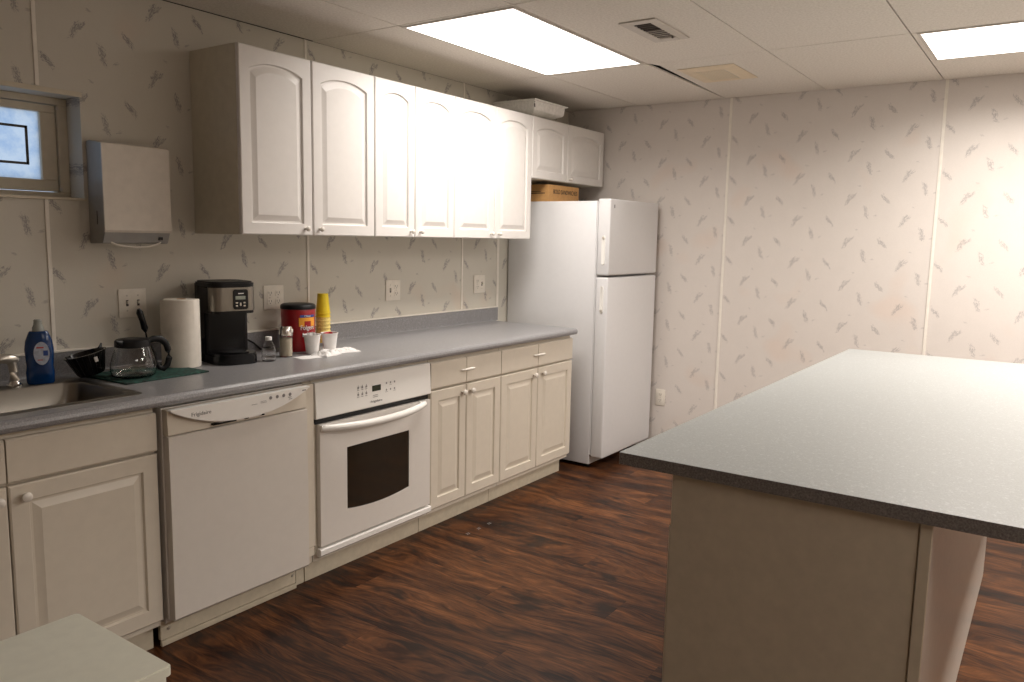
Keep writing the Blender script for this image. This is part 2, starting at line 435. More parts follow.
obj('window_sash', bm, 'frame', win)
bm = N(); box(bm, s0+t_-.004, s1-t_+.004, fy+.022, fy+.026, q0+.03, q1-.024); obj('window_pane', bm, 'pane', win)
bm = N()
a0, a1, b0, b1 = s0+t_+.04, s1-t_-.040, 1.688, 1.829
for a in ((a0, a1, b0, b0+.009), (a0, a1, b1-.009, b1), (a0, a0+.009, b0, b1), (a1-.009, a1, b0, b1)): box(bm, a[0], a[1], fy+.018, fy+.021, a[2], a[3])
obj('pane_lines', bm, 'seal', win)
bm = N()
for zz in (fz1-.012, fz0+.012): box(bm, fx1-.004, fx1+.005, fy-.003, fy+.008, zz-.006, zz+.006, .001, 1)
sep('latch', bm, 'nickel', win)

# ------------------------------------------------------------------ ceiling lights and vents
def ceiling_light(x0, x1, y0, y1, label, m):
    t = thing('ceiling_light', label, 'ceiling light', ((x0+x1)/2, (y0+y1)/2, ZC), 0, 'ceiling light panels')
    hx, hy = (x1-x0)/2, (y1-y0)/2; bm = N(); f = .014
    for a in ((-hx-f, hx+f, -hy-f, -hy), (-hx-f, hx+f, hy, hy+f), (-hx-f, -hx, -hy, hy), (hx, hx+f, -hy, hy)): box(bm, *a, -.004, -.0005, .001, 1)
    obj('frame', bm, 'vent_white', t)
    bm = N(); box(bm, -hx, hx, -hy, hy, -.003, -.0008); obj('diffuser', bm, 'diffuser', t)
    la = bpy.data.lights.new('tubes', 'AREA'); la.shape = 'RECTANGLE'; la.size = 2*hx-.01; la.size_y = 2*hy-.01; la.energy = m; la.color = LIGHT_COLOR[:3]; la.spread = math.radians(158)
    lo = bpy.data.objects.new('light_tubes', la); col.objects.link(lo); lo.parent = t; lo.location = (0, 0, -.0045)
    return t
ceiling_light(.636, 1.795, -1.148, -.572, 'bright flat ceiling light panel above the white upper cabinets', LIGHT_1)
ceiling_light(1.862, 2.430, -3.640, -2.452, 'bright flat ceiling light panel at the right edge, close to the patterned wall', LIGHT_2)
L3 = ceiling_light(.636, 1.818, -4.83, -4.30, 'added fill light panel out of view beyond the island, right of the picture', FILL_3)  # unseen panel added to lift the room's overall brightness
ceiling_light(-1.79, -.66, -4.83, -4.30, 'added fill light panel out of view, nearest the left side of the room', FILL_4)  # second unseen panel, added to brighten the left side

v1 = thing('ceiling_vent', 'small rectangular air vent with dark louvres in the ceiling beside the large light panel', 'vent', (1.235, -1.49, ZC))
bm = N()
for a in ((-.185, .185, -.085, -.04), (-.185, .185, .04, .085), (-.185, -.135, -.04, .04), (.135, .185, -.04, .04)): box(bm, *a, -.006, -.0005, .002, 1)
obj('frame', bm, 'vent_white', v1)
bm = N(); box(bm, -.136, .136, -.042, .042, -.0015, -.0008); obj('backing', bm, 'vent_dark', v1)
for i in range(9):
    bm = N(); box(bm, -.002, .002, -.04, .04, -.0055, -.0018)
    o = obj('slat', bm, 'vent_dark' if i < 4 else 'vent_white', v1, loc=(-.118+i*.0295, 0, 0))
bm = N(); box(bm, -.006, .006, -.004, .004, -.012, -.004, .002, 1); obj('lever', bm, 'vent_dark', v1, loc=(.12, -.03, 0))

v2 = thing('exhaust_grille', 'yellowed square plastic fan grille in the ceiling near the fridge wall', 'vent', (2.235, -1.405, ZC))
bm = N(); lathe(bm, [(.0, 0), (.001, 0)], cap=False)
bm.free(); bm = N()
prof = [(.20, .155, -.0005), (.20, .155, -.003), (.165, .12, -.011), (.135, .085, -.011), (.128, .078, -.008)]
rings = [[bm.verts.new((sx*a, s_y*b, c)) for sx, s_y in ((-1, -1), (1, -1), (1, 1), (-1, 1))] for a, b, c in prof]
for A, B in zip(rings, rings[1:]):
    for i in range(4): bm.faces.new((A[i], A[(i+1) % 4], B[(i+1) % 4], B[i]))
bm.faces.new(rings[0]); obj('grille_frame', bm, 'vent_beige', v2)
bm = N(); box(bm, -.128, .128, -.078, .078, -.0085, -.007); obj('grille_back', bm, 'cream_side', v2)
for i in range(11):
    bm = N(); box(bm, -.127, .127, -.0022, .0022, -.0105, -.0086); obj('slat', bm, 'vent_beige', v2, loc=(0, -.068+i*.0136, 0))

# ------------------------------------------------------------------ cabinet fronts
def door_bm(x0, x1, z0, z1, yf, arch=0.0, m=.05, th=.019):
    """raised panel door in the x-z plane, front face at y = yf looking to -y"""
    bm = N(); NT_ = 25
    def loop(ins, dep, ar):
        a0, a1, c0, c1 = x0+ins, x1-ins, z0+ins, z1-ins
        pts = [(a0, c0), (a1, c0)]
        for i in range(NT_):
            s = i/(NT_-1); zz = c1
            if ar:
                q = s*2-1; zz = c1-.008-ar*abs(q)**2.3
            pts.append((a1+(a0-a1)*s, zz))
        return [bm.verts.new((px, yf+dep, pz)) for px, pz in pts]
    L = [loop(0, th, 0), loop(0, .004, 0), loop(.004, 0, 0), loop(m, 0, arch), loop(m+.004, .0085, arch), loop(m+.011, .0085, arch), loop(m+.034, .0012, arch)]
    for A, B in zip(L, L[1:]):
        for i in range(len(A)): bm.faces.new((A[i], A[(i+1) % len(A)], B[(i+1) % len(A)], B[i]))
    bm.faces.new(L[0]); bm.faces.new(L[-1])
    return bm
def knob(parent, x, y, z, m='knob', r=.015):
    bm = N(); lathe(bm, [(.0, 0), (.006, 0), (.0055, .008), (r*.7, .012), (r, .018), (r*.93, .024), (r*.5, .028), (0, .0285)], cap=False, seg=24)
    return obj('knob', bm, m, parent, True, (x, y, z), (PI/2, 0, 0))

# -------------------------------- base cabinets
YF = -.6194; GAP = .0025
def base_cabinet(name, label, x0, x1, doors, drawers=(), zk=.10, fin=False, knob_side=None, cat='cabinet'):
    t = thing(name, label, cat, ((x0+x1)/2, -.3, 0)); ox, oy = (x0+x1)/2, -.3
    bm = N(); p = .016
    box(bm, x0+.0015, x0+p, -.598, -.002, zk, .876); box(bm, x1-p, x1-.0015, -.598, -.002, zk, .876)
    box(bm, x0+p, x1-p, -.598, -.002, zk, zk+p); box(bm, x0+p, x1-p, -.018, -.002, zk+p, .876)
    box(bm, x0+p, x1-p, -.598, -.580, .70, .74); box(bm, x0+p, x1-p, -.598, -.580, .845, .876)
    bmesh.ops.translate(bm, verts=bm.verts, vec=(-ox, -oy, 0)); obj('body', bm, 'cream', t)
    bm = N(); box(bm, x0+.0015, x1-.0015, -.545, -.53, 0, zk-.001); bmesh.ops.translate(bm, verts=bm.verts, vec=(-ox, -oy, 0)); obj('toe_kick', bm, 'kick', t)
    for (a, b, kx) in doors:
        bm = door_bm(a+GAP, b-GAP, .126, .7155, YF, 0, .052); bmesh.ops.translate(bm, verts=bm.verts, vec=(-ox, -oy, 0))
        d = obj('door', bm, 'cream', t)
        knob(d, kx-ox, YF-oy, .679)
    return t, ox, oy
def drawer_front(t, ox, oy, a, b, pull=None):
    bm = N(); z0, z1 = .7235, .8545
    prism(bm, [(YF+.019, z0), (YF+.005, z0), (YF, z0+.006), (YF, z1-.006), (YF+.005, z1), (YF+.019, z1)], 'x', a+GAP, b-GAP)
    bmesh.ops.translate(bm, verts=bm.verts, vec=(-ox, -oy, 0)); return obj('drawer_front', bm, 'cream', t)
c1, ox, oy = base_cabinet('sink_base_cabinet', 'wide cream base cabinet under the sink, left of the dishwasher', -1.56, -.630, [(-1.56, -1.092, -1.122), (-1.092, -.630, -1.050)])
drawer_front(c1, ox, oy, -1.56, -1.092); drawer_front(c1, ox, oy, -1.092, -.630)
def pull(parent, x, z, oy):
    bm = N(); pts = []
    for i in range(13):
        s = i/12*2-1; pts.append((s*.052, -.006-.020*(1-s**4), .004*(1-s*s)))
    tube(bm, pts, [.0045+.003*(1-abs(i/12*2-1)) for i in range(13)], 10)
    for s in (-1, 1): lathe(bm, [(.0, 0), (.009, 0), (.009, .003), (.005, .006), (0, .006)], cap=False, seg=16) if False else None
    o = obj('pull_handle', bm, 'knob', parent, True, (x, YF-oy, z)); return o
def two_door(name, label, x0, xm, x1, kx):
    t, ox, oy = base_cabinet(name, label, x0, x1, [(x0, xm, kx[0]), (xm, x1, kx[1])])
    dr = bpy.data.objects.new('drawer', None); col.objects.link(dr); dr.parent = t
    drawer_front(dr, ox, oy, x0, xm); drawer_front(dr, ox, oy, xm, x1)
    pull(dr, xm-ox, .793, oy)
    return t
two_door('base_cabinet', 'cream two-door base cabinet with a drawer, directly right of the wall oven', .764, 1.042, 1.344, (1.008, 1.075))
two_door('base_cabinet', 'cream two-door base cabinet with a drawer, end of the row beside the fridge', 1.344, 1.708, 2.0955, (1.664, 1.756))
ff = thing('filler_panel', 'narrow cream filler panel between dishwasher and oven', 'panel', (.02, -.3, 0))
bm = N(); box(bm, -.023, .024, -.319, -.28, .176, .858, .002, 1); box(bm, -.02, .021, -.298, .298, .10, .876); obj('body', bm, 'cream', ff)
bm = N(); box(bm, -.022, .024, -.313, -.298, .135, .172, .002, 1); obj('lower_block', bm, 'cream', ff)
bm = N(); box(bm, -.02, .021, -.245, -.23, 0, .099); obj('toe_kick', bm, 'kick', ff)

# -------------------------------- dishwasher
dw = thing('dishwasher', 'white built-in dishwasher with an arched control panel', 'dishwasher', (-.313, -.3, 0))
bm = N(); box(bm, -.302, .300, -.30, .29, .10, .868); box(bm, -.302, .300, -.318, -.30, .119, .866, .001, 1); obj('body', bm, 'appl', dw)
bm = N(); prism(bm, [(-.318, .119), (-.345, .119), (-.352, .127), (-.354, .45), (-.352, .768), (-.346, .7705), (-.318, .7705)], 'x', -.297, .293); obj('door', bm, 'dw_face', dw)
bm = N(); prism(bm, [(-.318, .7735), (-.346, .7735), (-.350, .777), (-.346, .862), (-.318, .862)], 'x', -.297, .293)
obj('upper_door_strip', bm, 'cream', dw)
def arc_poly(x0, x1, zt, ze, zm, n=32):
    pts = [(x0, zt), (x0, ze)]
    for i in range(1, n): 
        s = i/n*2-1; pts.append((x0+(x1-x0)*i/n, ze-(ze-zm)*(1-abs(s)**2.2)))
    return pts+[(x1, ze), (x1, zt)]
bm = N(); prism(bm, arc_poly(-.296, .292, .864, .859, .789), 'y', -.371, -.345); obj('control_panel', bm, 'panel_white', dw)
bm = N(); prism(bm, arc_poly(-.284, .282, .855, .850, .783), 'y', -.362, -.345); obj('panel_underside', bm, 'seal' if False else 'appl', dw)
bm = N()
for a, b in ((-.135, -.04), (-.005, .012), (.07, .082)): box(bm, a, b, -.3645, -.349, .7835, .7895, .001, 1)
sep('grip_slot', bm, 'black', dw)
text('brand_lettering', 'Frigidaire', .019, 'ink_grey', (-.185, -.3712, .8375), parent=dw, width=.075)
bm = N()
for i in range(4):
    x = .105+i*.030; lathe(bm, [(0, 0), (.0065, 0), (.0065, .0008), (0, .0008)], c=(0, 0, 0), cap=False, seg=14)
    for v in bm.verts:
        if not v.tag: v.tag = True; v.co = Vector((x+v.co.x, -.3712-v.co.z, .846+v.co.y))
    box(bm, x-.009, x+.007, -.3718, -.3712, .834, .8365); box(bm, x-.006, x+.010, -.3718, -.3712, .827, .829)
box(bm, .06, .085, -.3718, -.3712, .838, .8395); box(bm, .06, .088, -.3718, -.3712, .833, .8345); box(bm, .02, .045, -.3718, -.3712, .832, .8335); box(bm, .255, .272, -.3718, -.3712, .850, .854)
sep('button_marking', bm, 'ink_grey', dw)
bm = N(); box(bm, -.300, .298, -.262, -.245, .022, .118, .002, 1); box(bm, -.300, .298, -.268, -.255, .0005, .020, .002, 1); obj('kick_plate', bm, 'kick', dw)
bm = N()
for x in (-.27, .28): lathe(bm, [(0, 0), (.006, 0), (.006, .002), (0, .003)], cap=False, seg=12)
for n_, v in enumerate(bm.verts): v.co = Vector(((-.27 if n_ < len(bm.verts)//2 else .28)+v.co.x, -.2625-v.co.z, .06+v.co.y))
sep('screw', bm, 'nickel', dw)

# -------------------------------- wall oven
ov = thing('wall_oven', 'white built-in oven with dark window and bowed handle', 'oven', (.405, -.3, 0))
OX = .405
bm = N(); box(bm, .046-OX, .762-OX, -.298, .298, .10, .876); obj('housing', bm, 'cream', ov)
bm = N(); box(bm, .047-OX, .762-OX, -.245, -.23, 0, .099); obj('toe_kick', bm, 'kick', ov)
bm = N(); prism(bm, [(-.30, .708), (-.322, .708), (-.327, .713), (-.320, .853), (-.315, .858), (-.30, .858)], 'x', .050-OX, .757-OX); obj('control_panel', bm, 'panel_white', ov)
bm = N(); box(bm, .056-OX, .752-OX, -.312, -.300, .685, .7075); obj('vent_gap', bm, 'black', ov)
bm = N(); box(bm, .052-OX, .757-OX, -.306, -.299, .13, .69); obj('door_seal', bm, 'cream_side', ov)
# door as frame around window: outline prisms
def ring_prism(bm, outer, inner, y0, y1):
    A = [[bm.verts.new((p[0], y, p[1])) for p in outer] for y in (y0, y1)]; B = [[bm.verts.new((p[0], y, p[1])) for p in inner] for y in (y0, y1)]
    n = len(outer)
    for i in range(n):
        j = (i+1) % n
        bm.faces.new((A[0][i], A[0][j], B[0][j], B[0][i])); bm.faces.new((A[1][i], A[1][j], B[1][j], B[1][i]))
        bm.faces.new((A[0][i], A[0][j], A[1][j], A[1][i])); bm.faces.new((B[0][i], B[0][j], B[1][j], B[1][i]))
n = 16; dx0, dx1, dz0, dz1 = .064-OX, .749-OX, .167, .684; wx0, wx1, wz1 = .212-OX, .600-OX, .562
inner = [(wx0, wz1)]; outer = [(dx0, dz1)]
for i in range(n+1):
    s = i/n; inner.append((wx0+(wx1-wx0)*s, .292-.016*(1-(2*s-1)**2))); outer.append((dx0+(dx1-dx0)*s, dz0))
inner.append((wx1, wz1)); outer.append((dx1, dz1))
od = bpy.data.objects.new('oven_door', None); col.objects.link(od); od.parent = ov
bm = N(); ring_prism(bm, outer, inner, -.330, -.307)
obj('door_panel', bm, 'appl', od)
bm = N(); prism(bm, inner, 'y', -.3275, -.312); obj('door_window', bm, 'oven_glass', od)
bm = N(); pts = []; rr = []
for i in range(25):
    s = i/24*2-1; e = 1-abs(s)**2.5; pts.append((.382-OX+s*.318, -.338-.052*e, .672-.010*(1-s*s))); rr.append(.0165*(.75+.25*(1-abs(s)**6)))
tube(bm, pts, rr, 16)
for s in (-1, 1): box(bm, .382-OX+s*.30-.015, .382-OX+s*.30+.015, -.352, -.329, .662, .684, .003, 2)
obj('handle', bm, 'panel_white', od, True)
bm = N(); prism(bm, [(-.30, .122), (-.325, .122), (-.333, .130), (-.333, .150), (-.328, .156), (-.30, .156)], 'x', .060-OX, .757-OX); obj('bottom_trim', bm, 'panel_white', ov)
bm = N(); box(bm, .368-OX, .421-OX, -.3258, -.3235, .777, .803, .001, 1); obj('display', bm, 'oven_lcd', ov)
bm = N()
for i in range(3):
    for j in range(2):
        x = .284-OX+i*.024; z = .806-j*.030
        box(bm, x-.004, x+.004, -.3256, -.3245, z-.004, z+.004); box(bm, x-.007, x+.006, -.3256, -.3245, z-.011, z-.0095); box(bm, x-.001, x+.001, -.3256, -.3245, z+.006, z+.010)
for i in range(3):
    for j in range(2):
        x = .456-OX+i*.026; z = .803-j*.030
        box(bm, x-.003, x+.003, -.3256, -.3245, z-.004, z+.004)
        if (i+j) % 2: box(bm, x-.007, x+.007, -.3256, -.3245, z-.010, z-.0085)
for z in (.760, .752): box(bm, .372-OX, .400-OX, -.3262, -.3250, z-.001, z+.001)
sep('button_marking', bm, 'ink_grey', ov)
text('brand_lettering', 'Frigidaire', .014, 'ink_grey', (.392-OX, -.3266, .733), parent=ov, width=.07)

# -------------------------------- countertop with sink cut-out
prof = [(-.0005, .876), (-.632, .876), (-.640, .8775), (-.645, .884), (-.6465, .893), (-.644, .903), (-.637, .911), (-.627, .914), (-.030, .914), (-.022, .917), (-.020, .924), (-.020, .9985), (-.017, 1.0005), (-.0005, 1.0005)]
SX0, SX1, SY0, SY1 = -1.235, -.650, -.555, -.120
bm = N(); CL, CR = -1.9, 2.104
prism(bm, prof, 'x', CL, SX0)
BS = [(-.0005, .876), (-.632, .876), (-.640, .8775), (-.645, .884), (-.6465, .893), (-.644, .903), (-.637, .911), (-.627, .914), (-.0005, .914)]
prism(bm, prof, 'x', SX1, CR)
prism(bm, [(SY0, .876), (-.632, .876), (-.640, .8775), (-.645, .884), (-.6465, .893), (-.644, .903), (-.637, .911), (-.627, .914), (SY0, .914)], 'x', SX0, SX1)
prism(bm, [(-.0005, .876), (SY1, .876), (SY1, .914), (-.030, .914), (-.022, .917), (-.020, .924), (-.020, .9985), (-.017, 1.0005), (-.0005, 1.0005)], 'x', SX0, SX1)
prism(bm, [(-.0005, .9145), (-.02, .9145), (-.02, .9985), (-.017, 1.0005), (-.0005, 1.0005)], 'x', CR, 2.134)
ct = obj('countertop', bm, 'counter', None, False); tag(ct, 'long grey speckled laminate countertop with backsplash along the patterned wall', 'countertop')

def rrect(x0, x1, y0, y1, r, n=6):
    pts = []
    for cx_, cy_, a0 in ((x1-r, y1-r, 0), (x0+r, y1-r, 90), (x0+r, y0+r, 180), (x1-r, y0+r, 270)):
        for i in range(n+1):
            a = math.radians(a0+90*i/n); pts.append((cx_+r*math.cos(a), cy_+r*math.sin(a)))
    return pts
sk = thing('sink', 'stainless steel drop-in sink set in the grey counter', 'sink', (0, 0, 0))
bm = N(); loops = []
for (x0, x1, y0, y1, r, z) in ((-1.250, -.636, -.570, -.106, .03, .9142), (-1.250, -.636, -.570, -.106, .03, .9155), (-1.243, -.643, -.563, -.113, .03, .9185),
                              (-1.222, -.672, -.542, -.180, .045, .9175), (-1.217, -.677, -.537, -.185, .045, .912), (-1.205, -.690, -.525, -.195, .055, .80), (-1.185, -.710, -.505, -.215, .06, .745), (-1.13, -.77, -.45, -.27, .05, .735)):
    loops.append([bm.verts.new((a, b, z)) for a, b in rrect(x0, x1, y0, y1, r)])
for A, B in zip(loops, loops[1:]):
    for i in range(len(A)): bm.faces.new((A[i], A[(i+1) % len(A)], B[(i+1) % len(A)], B[i]))
bm.faces.new(loops[-1]); obj('basin', bm, 'steel', sk, True)
bm = N(); lathe(bm, [(.045, 0), (.045, .003), (.03, .004), (.028, .001), (0, .001)], c=(-.95, -.36, .7355), cap=False); obj('drain', bm, 'chrome', sk, True)
sp_ = thing('sink_sprayer', 'pale metal side sprayer on the sink deck left of the blue soap bottle', 'sprayer', (-.858, -.146, .9185))
bm = N(); lathe(bm, [(0, 0), (.024, 0), (.024, .006), (.017, .012), (.015, .02), (0, .02)], cap=False); obj('sprayer_base', bm, 'chrome', sp_, True)
bm = N(); tube(bm, [(0, 0, .02), (0, 0, .05), (-.004, 0, .075), (-.010, -.002, .09)], [.0165, .0145, .0135, .015], 20); obj('body', bm, 'nickel', sp_, True)
bm = N(); tube(bm, [(.012, .0, .092), (-.008, -.002, .096), (-.034, -.006, .100), (-.050, -.008, .098)], [.011, .0175, .017, .013], 20); obj('spray_head', bm, 'nickel', sp_, True)

# ------------------------------------------------------------------ upper cabinets
UFY = -.3192
def upper(label, x0, x1, xm, z0, z1, kx, kz, finished=False, nm='upper_cabinet', arch=.030, grp='white upper cabinets on the wall'):
    t = thing(nm, label, 'cabinet', ((x0+x1)/2, 0, z0), 0, grp); ox = (x0+x1)/2
    bm = N(); box(bm, x0+.001-ox, x1-.001-ox, -.300, -.001, .0, z1-z0, .001, 1); obj('body', bm, 'cream_side', t)
    for (a, b, kk) in ((x0, xm, kx[0]), (xm, x1, kx[1])):
        bm = door_bm(a+.0025-ox, b-.0025-ox, .001, z1-z0-.001, UFY, arch, .048, .018)
        d = obj('door', bm, 'white', t)
        if kk: knob(d, kk-ox, UFY, kz-z0, 'knob', .011)
    return t
upper('tall white upper cabinet with two arched doors, leftmost, with its side panel showing', -.057, .698, .316, 1.447, 2.196, (.270, .350), 1.476)
upper('tall white upper cabinet with two arched doors, second of three, above the oven', .698, 1.301, .985, 1.447, 2.196, (.950, 1.020), 1.476)
upper('tall white upper cabinet with two arched doors, nearest the fridge', 1.301, 2.051, 1.672, 1.447, 2.196, (1.635, 1.708), 1.476)
upper('short white upper cabinet with two arched doors above the fridge', 2.051, 2.9646, 2.470, 1.822, 2.196, (None, 2.500), 1.845, arch=.026, nm='over_fridge_cabinet')

# ------------------------------------------------------------------ fridge
fr = thing('refrigerator', 'white top-freezer refrigerator standing in the corner', 'refrigerator', (2.60, -.36, 0))
bm = N(); box(bm, -.347, .347, -.309, .350, .025, 1.690, .006, 2); obj('body', bm, 'fridge', fr, True)
bm = N(); box(bm, -.344, .344, -.3175, -.3095, .09, 1.688); obj('gasket', bm, 'fridge', fr)
def fdoor(z0, z1, nm):
    bm = N(); box(bm, -.3465, .3465, -.403, -.318, z0, z1, .010, 3); return obj(nm, bm, ['fridge'], fr, True)
d1 = fdoor(1.236, 1.703, 'freezer_door'); d2 = fdoor(.076, 1.222, 'fridge_door')
def side_handle(par, za, zb, hole_top):
    bm = N(); r = .013; pts = []
    for i in range(17): a = PI*i/16; pts.append((math.cos(a)*r, zb-r+math.sin(a)*r))
    for i in range(17): a = PI+PI*i/16; pts.append((math.cos(a)*r, za+r+math.sin(a)*r))
    A = [bm.verts.new((-.3465, -.362+p[0], p[1])) for p in pts]; B = [bm.verts.new((-.3515, -.362+p[0]*.8, (p[1]-(za+zb)/2)*.985+(za+zb)/2)) for p in pts]
    C = [bm.verts.new((-.3500, -.362+p[0]*.5, (p[1]-(za+zb)/2)*.96+(za+zb)/2)) for p in pts]
    for X, Y in ((A, B), (B, C)):
        for i in range(len(X)): bm.faces.new((X[i], X[(i+1) % len(X)], Y[(i+1) % len(X)], Y[i]))
    bm.faces.new(A); bm.faces.new(C)
    o = obj('handle', bm, 'panel_white', par, True)
    bm = N(); lathe(bm, [(0, 0), (.009, 0), (.008, .004), (0, .005)], cap=False, seg=20); obj('handle_screw', bm, 'nickel', o, True, (-.350, -.362, zb-.016 if hole_top else za+.016), (0, -PI/2, 0))
side_handle(d1, 1.300, 1.480, True); side_handle(d2, 1.000, 1.170, False)
bm = N(); box(bm, -.300, -.288, -.4045, -.403, 1.648, 1.668, .0005, 1); obj('badge', bm, 'ink_grey', fr)
bm = N(); box(bm, -.33, .33, -.305, -.27, .03, .072); obj('kick_grille', bm, 'black_matte', fr)
for x in (-.30, .30):
    for y in (-.27, .27):
        bm = N(); lathe(bm, [(0, 0), (.018, 0), (.018, .012), (.01, .014), (.01, .03), (0, .03)], cap=False, seg=16); obj('foot', bm, 'black_matte', fr, True, (x, y, 0))
bx = thing('cardboard_box', 'tan cardboard box with black printed lettering lying on top of the refrigerator', 'box', (2.455, -.22, 1.6905))
bm = N(); box(bm, -.19, .19, -.09, .10, 0.0005, .108, .002, 1); obj('carton', bm, 'cardboard', bx)
text('printed_lettering', 'BOLD SANDWICHES', .040, 'ink', (.015, -.0906, .064), parent=bx, width=.30)
bm = N(); box(bm, -.1908, -.1902, -.06, .05, .050, .056); box(bm, -.1908, -.1902, -.03, .07, .062, .066); sep('side_print', bm, 'ink', bx)

tr = thing('foil_tray', 'white ribbed foil serving tray on top of the upper cabinets near the ceiling', 'tray', (2.075, -.30, 2.1965))
bm = N()
def tray_loop(x0, x1, y0, y1, z, rib, r=.02, n=140):
    per = 2*(x1-x0)+2*(y1-y0); L = []
    for i in range(n):
        d = per*i/n
        if d < x1-x0: p = (x0+d, y0); nn = (0, -1)
        elif d < (x1-x0)+(y1-y0): p = (x1, y0+d-(x1-x0)); nn = (1, 0)
        elif d < 2*(x1-x0)+(y1-y0): p = (x1-(d-(x1-x0)-(y1-y0)), y1); nn = (0, 1)
        else: p = (x0, y1-(d-2*(x1-x0)-(y1-y0))); nn = (-1, 0)
        q = rib*(1 if i % 2 else -1)
        L.append(bm.verts.new((p[0]+nn[0]*q, p[1]+nn[1]*q, z)))
    return L
W_, D_ = .37, .31
LL = [tray_loop(.10, W_-.11, .10, D_-.06, .0, 0), tray_loop(.012, W_-.022, .010, D_-.01, .040, 0), tray_loop(.006, W_-.016, .006, D_-.006, .048, .0022), tray_loop(.000, W_-.006, .002, D_-.002, .094, .0022), tray_loop(-.008, W_+.004, -.008, D_+.008, .097, 0), tray_loop(-.008, W_+.016, -.010, D_+.010, .104, 0), tray_loop(.004, W_-.004, .004, D_-.004, .105, 0), tray_loop(.102, W_-.115, .102, D_-.062, .006, 0)]
for A, B in zip(LL, LL[1:]):
    for i in range(len(A)): bm.faces.new((A[i], A[(i+1) % len(A)], B[(i+1) % len(A)], B[i]))
bm.faces.new(LL[0]); bm.faces.new(LL[-1]); bmesh.ops.translate(bm, verts=bm.verts, vec=(0, -.012, 0)); obj('pan', bm, 'foil', tr, True)
bm = N(); tube(bm, [(-.002, -.014, .088), (-.004, -.014, .070), (.006, -.010, .055)], [.003, .004, .003], 8); obj('handle_clip', bm, 'seal', tr, True)

# ------------------------------------------------------------------ wall plates
def screw_bm(bm, x, z, y=-.0075):
    n0 = len(bm.verts); lathe(bm, [(0, 0), (.0035, 0), (.003, .0008), (0, .001)], cap=False, seg=10); bm.verts.ensure_lookup_table()
    for v in bm.verts[n0:]: v.co = Vector((x+v.co.x, y-v.co.z, z+v.co.y))
def wall_plate(label, loc, kinds, rz=0.0, w=.115, nm='wall_plate'):
    t = thing(nm, label, 'wall plate', loc, rz)
    bm = N(); prof_ = w/2; box(bm, -w/2, w/2, -.006, -.0005, -.057, .057, .0025, 2); obj('plate', bm, 'plate', t, True)
    n = len(kinds)
    for i, kd in enumerate(kinds):
        x = (i-(n-1)/2)*.046
        if kd == 'switch':
            bm = N(); box(bm, x-.005, x+.005, -.0066, -.006, -.012, .012); obj('switch_slot', bm, 'slot', t)
            bm = N(); box(bm, x-.0035, x+.0035, -.016, -.006, -.003, .008, .001, 1); obj('toggle', bm, 'plate', t)
            bm = N(); screw_bm(bm, x, .03, -.006); screw_bm(bm, x, -.03, -.006); sep('screw', bm, 'nickel', t)
        else:
            for zz in (.0195, -.0195):
                bm = N(); pts = rrect(x-.0165, x+.0165, zz-.0145, zz+.0145, .008, 4); prism(bm, pts, 'y', -.0078, -.006); rc = obj('receptacle', bm, 'plate', t)
                bm = N(); box(bm, x-.008, x-.006, -.0082, -.0077, zz-.001, zz+.008); box(bm, x+.006, x+.008, -.0082, -.0077, zz-.002, zz+.008)
                box(bm, x-.002, x+.002, -.0082, -.0077, zz-.009, zz-.005); sep('slot', bm, 'slot', rc)
            bm = N(); screw_bm(bm, x, 0, -.006); sep('screw', bm, 'nickel', t)
    return t
wall_plate('beige double light switch plate on the wall above the glass coffee pot', (-.348, 0, 1.167), ['switch', 'switch'], nm='switch_plate')
wall_plate('beige double outlet plate on the wall right of the coffee maker', (.344, 0, 1.154), ['outlet', 'outlet'], nm='outlet_plate')
wall_plate('beige plate with a switch and an outlet, under the middle upper cabinet', (1.156, 0, 1.153), ['switch', 'outlet'], nm='switch_plate')
wall_plate('beige double wall plate at the far end of the counter beside the fridge', (1.950, 0, 1.159), ['outlet', 'switch'], nm='outlet_plate')
wall_plate('small pale outlet plate low on the wall right of the refrigerator', (X2, -.815, .367), ['outlet'], rz=-PI/2, w=.070, nm='outlet_plate')

# ------------------------------------------------------------------ paper towel dispenser
pd = thing('paper_towel_dispenser', 'white metal folded paper towel dispenser on the wall beside the window', 'dispenser', (-.371, 0, 1.40))
bm = N(); prism(bm, [(-.001, .004), (-.001, .384), (-.028, .386), (-.109, .372), (-.109, .050), (-.088, .006), (-.06, .004)], 'x', -.131, .131); obj('housing', bm, 'disp_side', pd)
bm = N(); prism(bm, [(-.1095, .376), (-.1155, .372), (-.1165, .055), (-.112, .046), (-.1095, .046)], 'x', -.134, .134); obj('front_cover', bm, 'disp', pd)
bm = N(); prism(bm, [(-.1085, .046), (-.092, .008), (-.086, .004), (-.086, .012), (-.102, .046)], 'x', -.131, .131); obj('lower_lip', bm, 'disp_side', pd)
bm = N(); pts = [(-.100+s_*.2, -.088-.012*math.sin(PI*s_), .010-.020*math.sin(PI*s_)**.6) for s_ in [i/14 for i in range(15)]]; tube(bm, pts, .004, 8, 1.4); obj('paper_edge', bm, 'paper', pd, True)
bm = N(); box(bm, .086, .102, -.106, -.094, .018, .030, .001, 1); obj('lock', bm, 'black', pd)
bm = N(); box(bm, -.1325, -.131, -.062, -.058, .075, .125); obj('level_slot', bm, 'slot', pd)

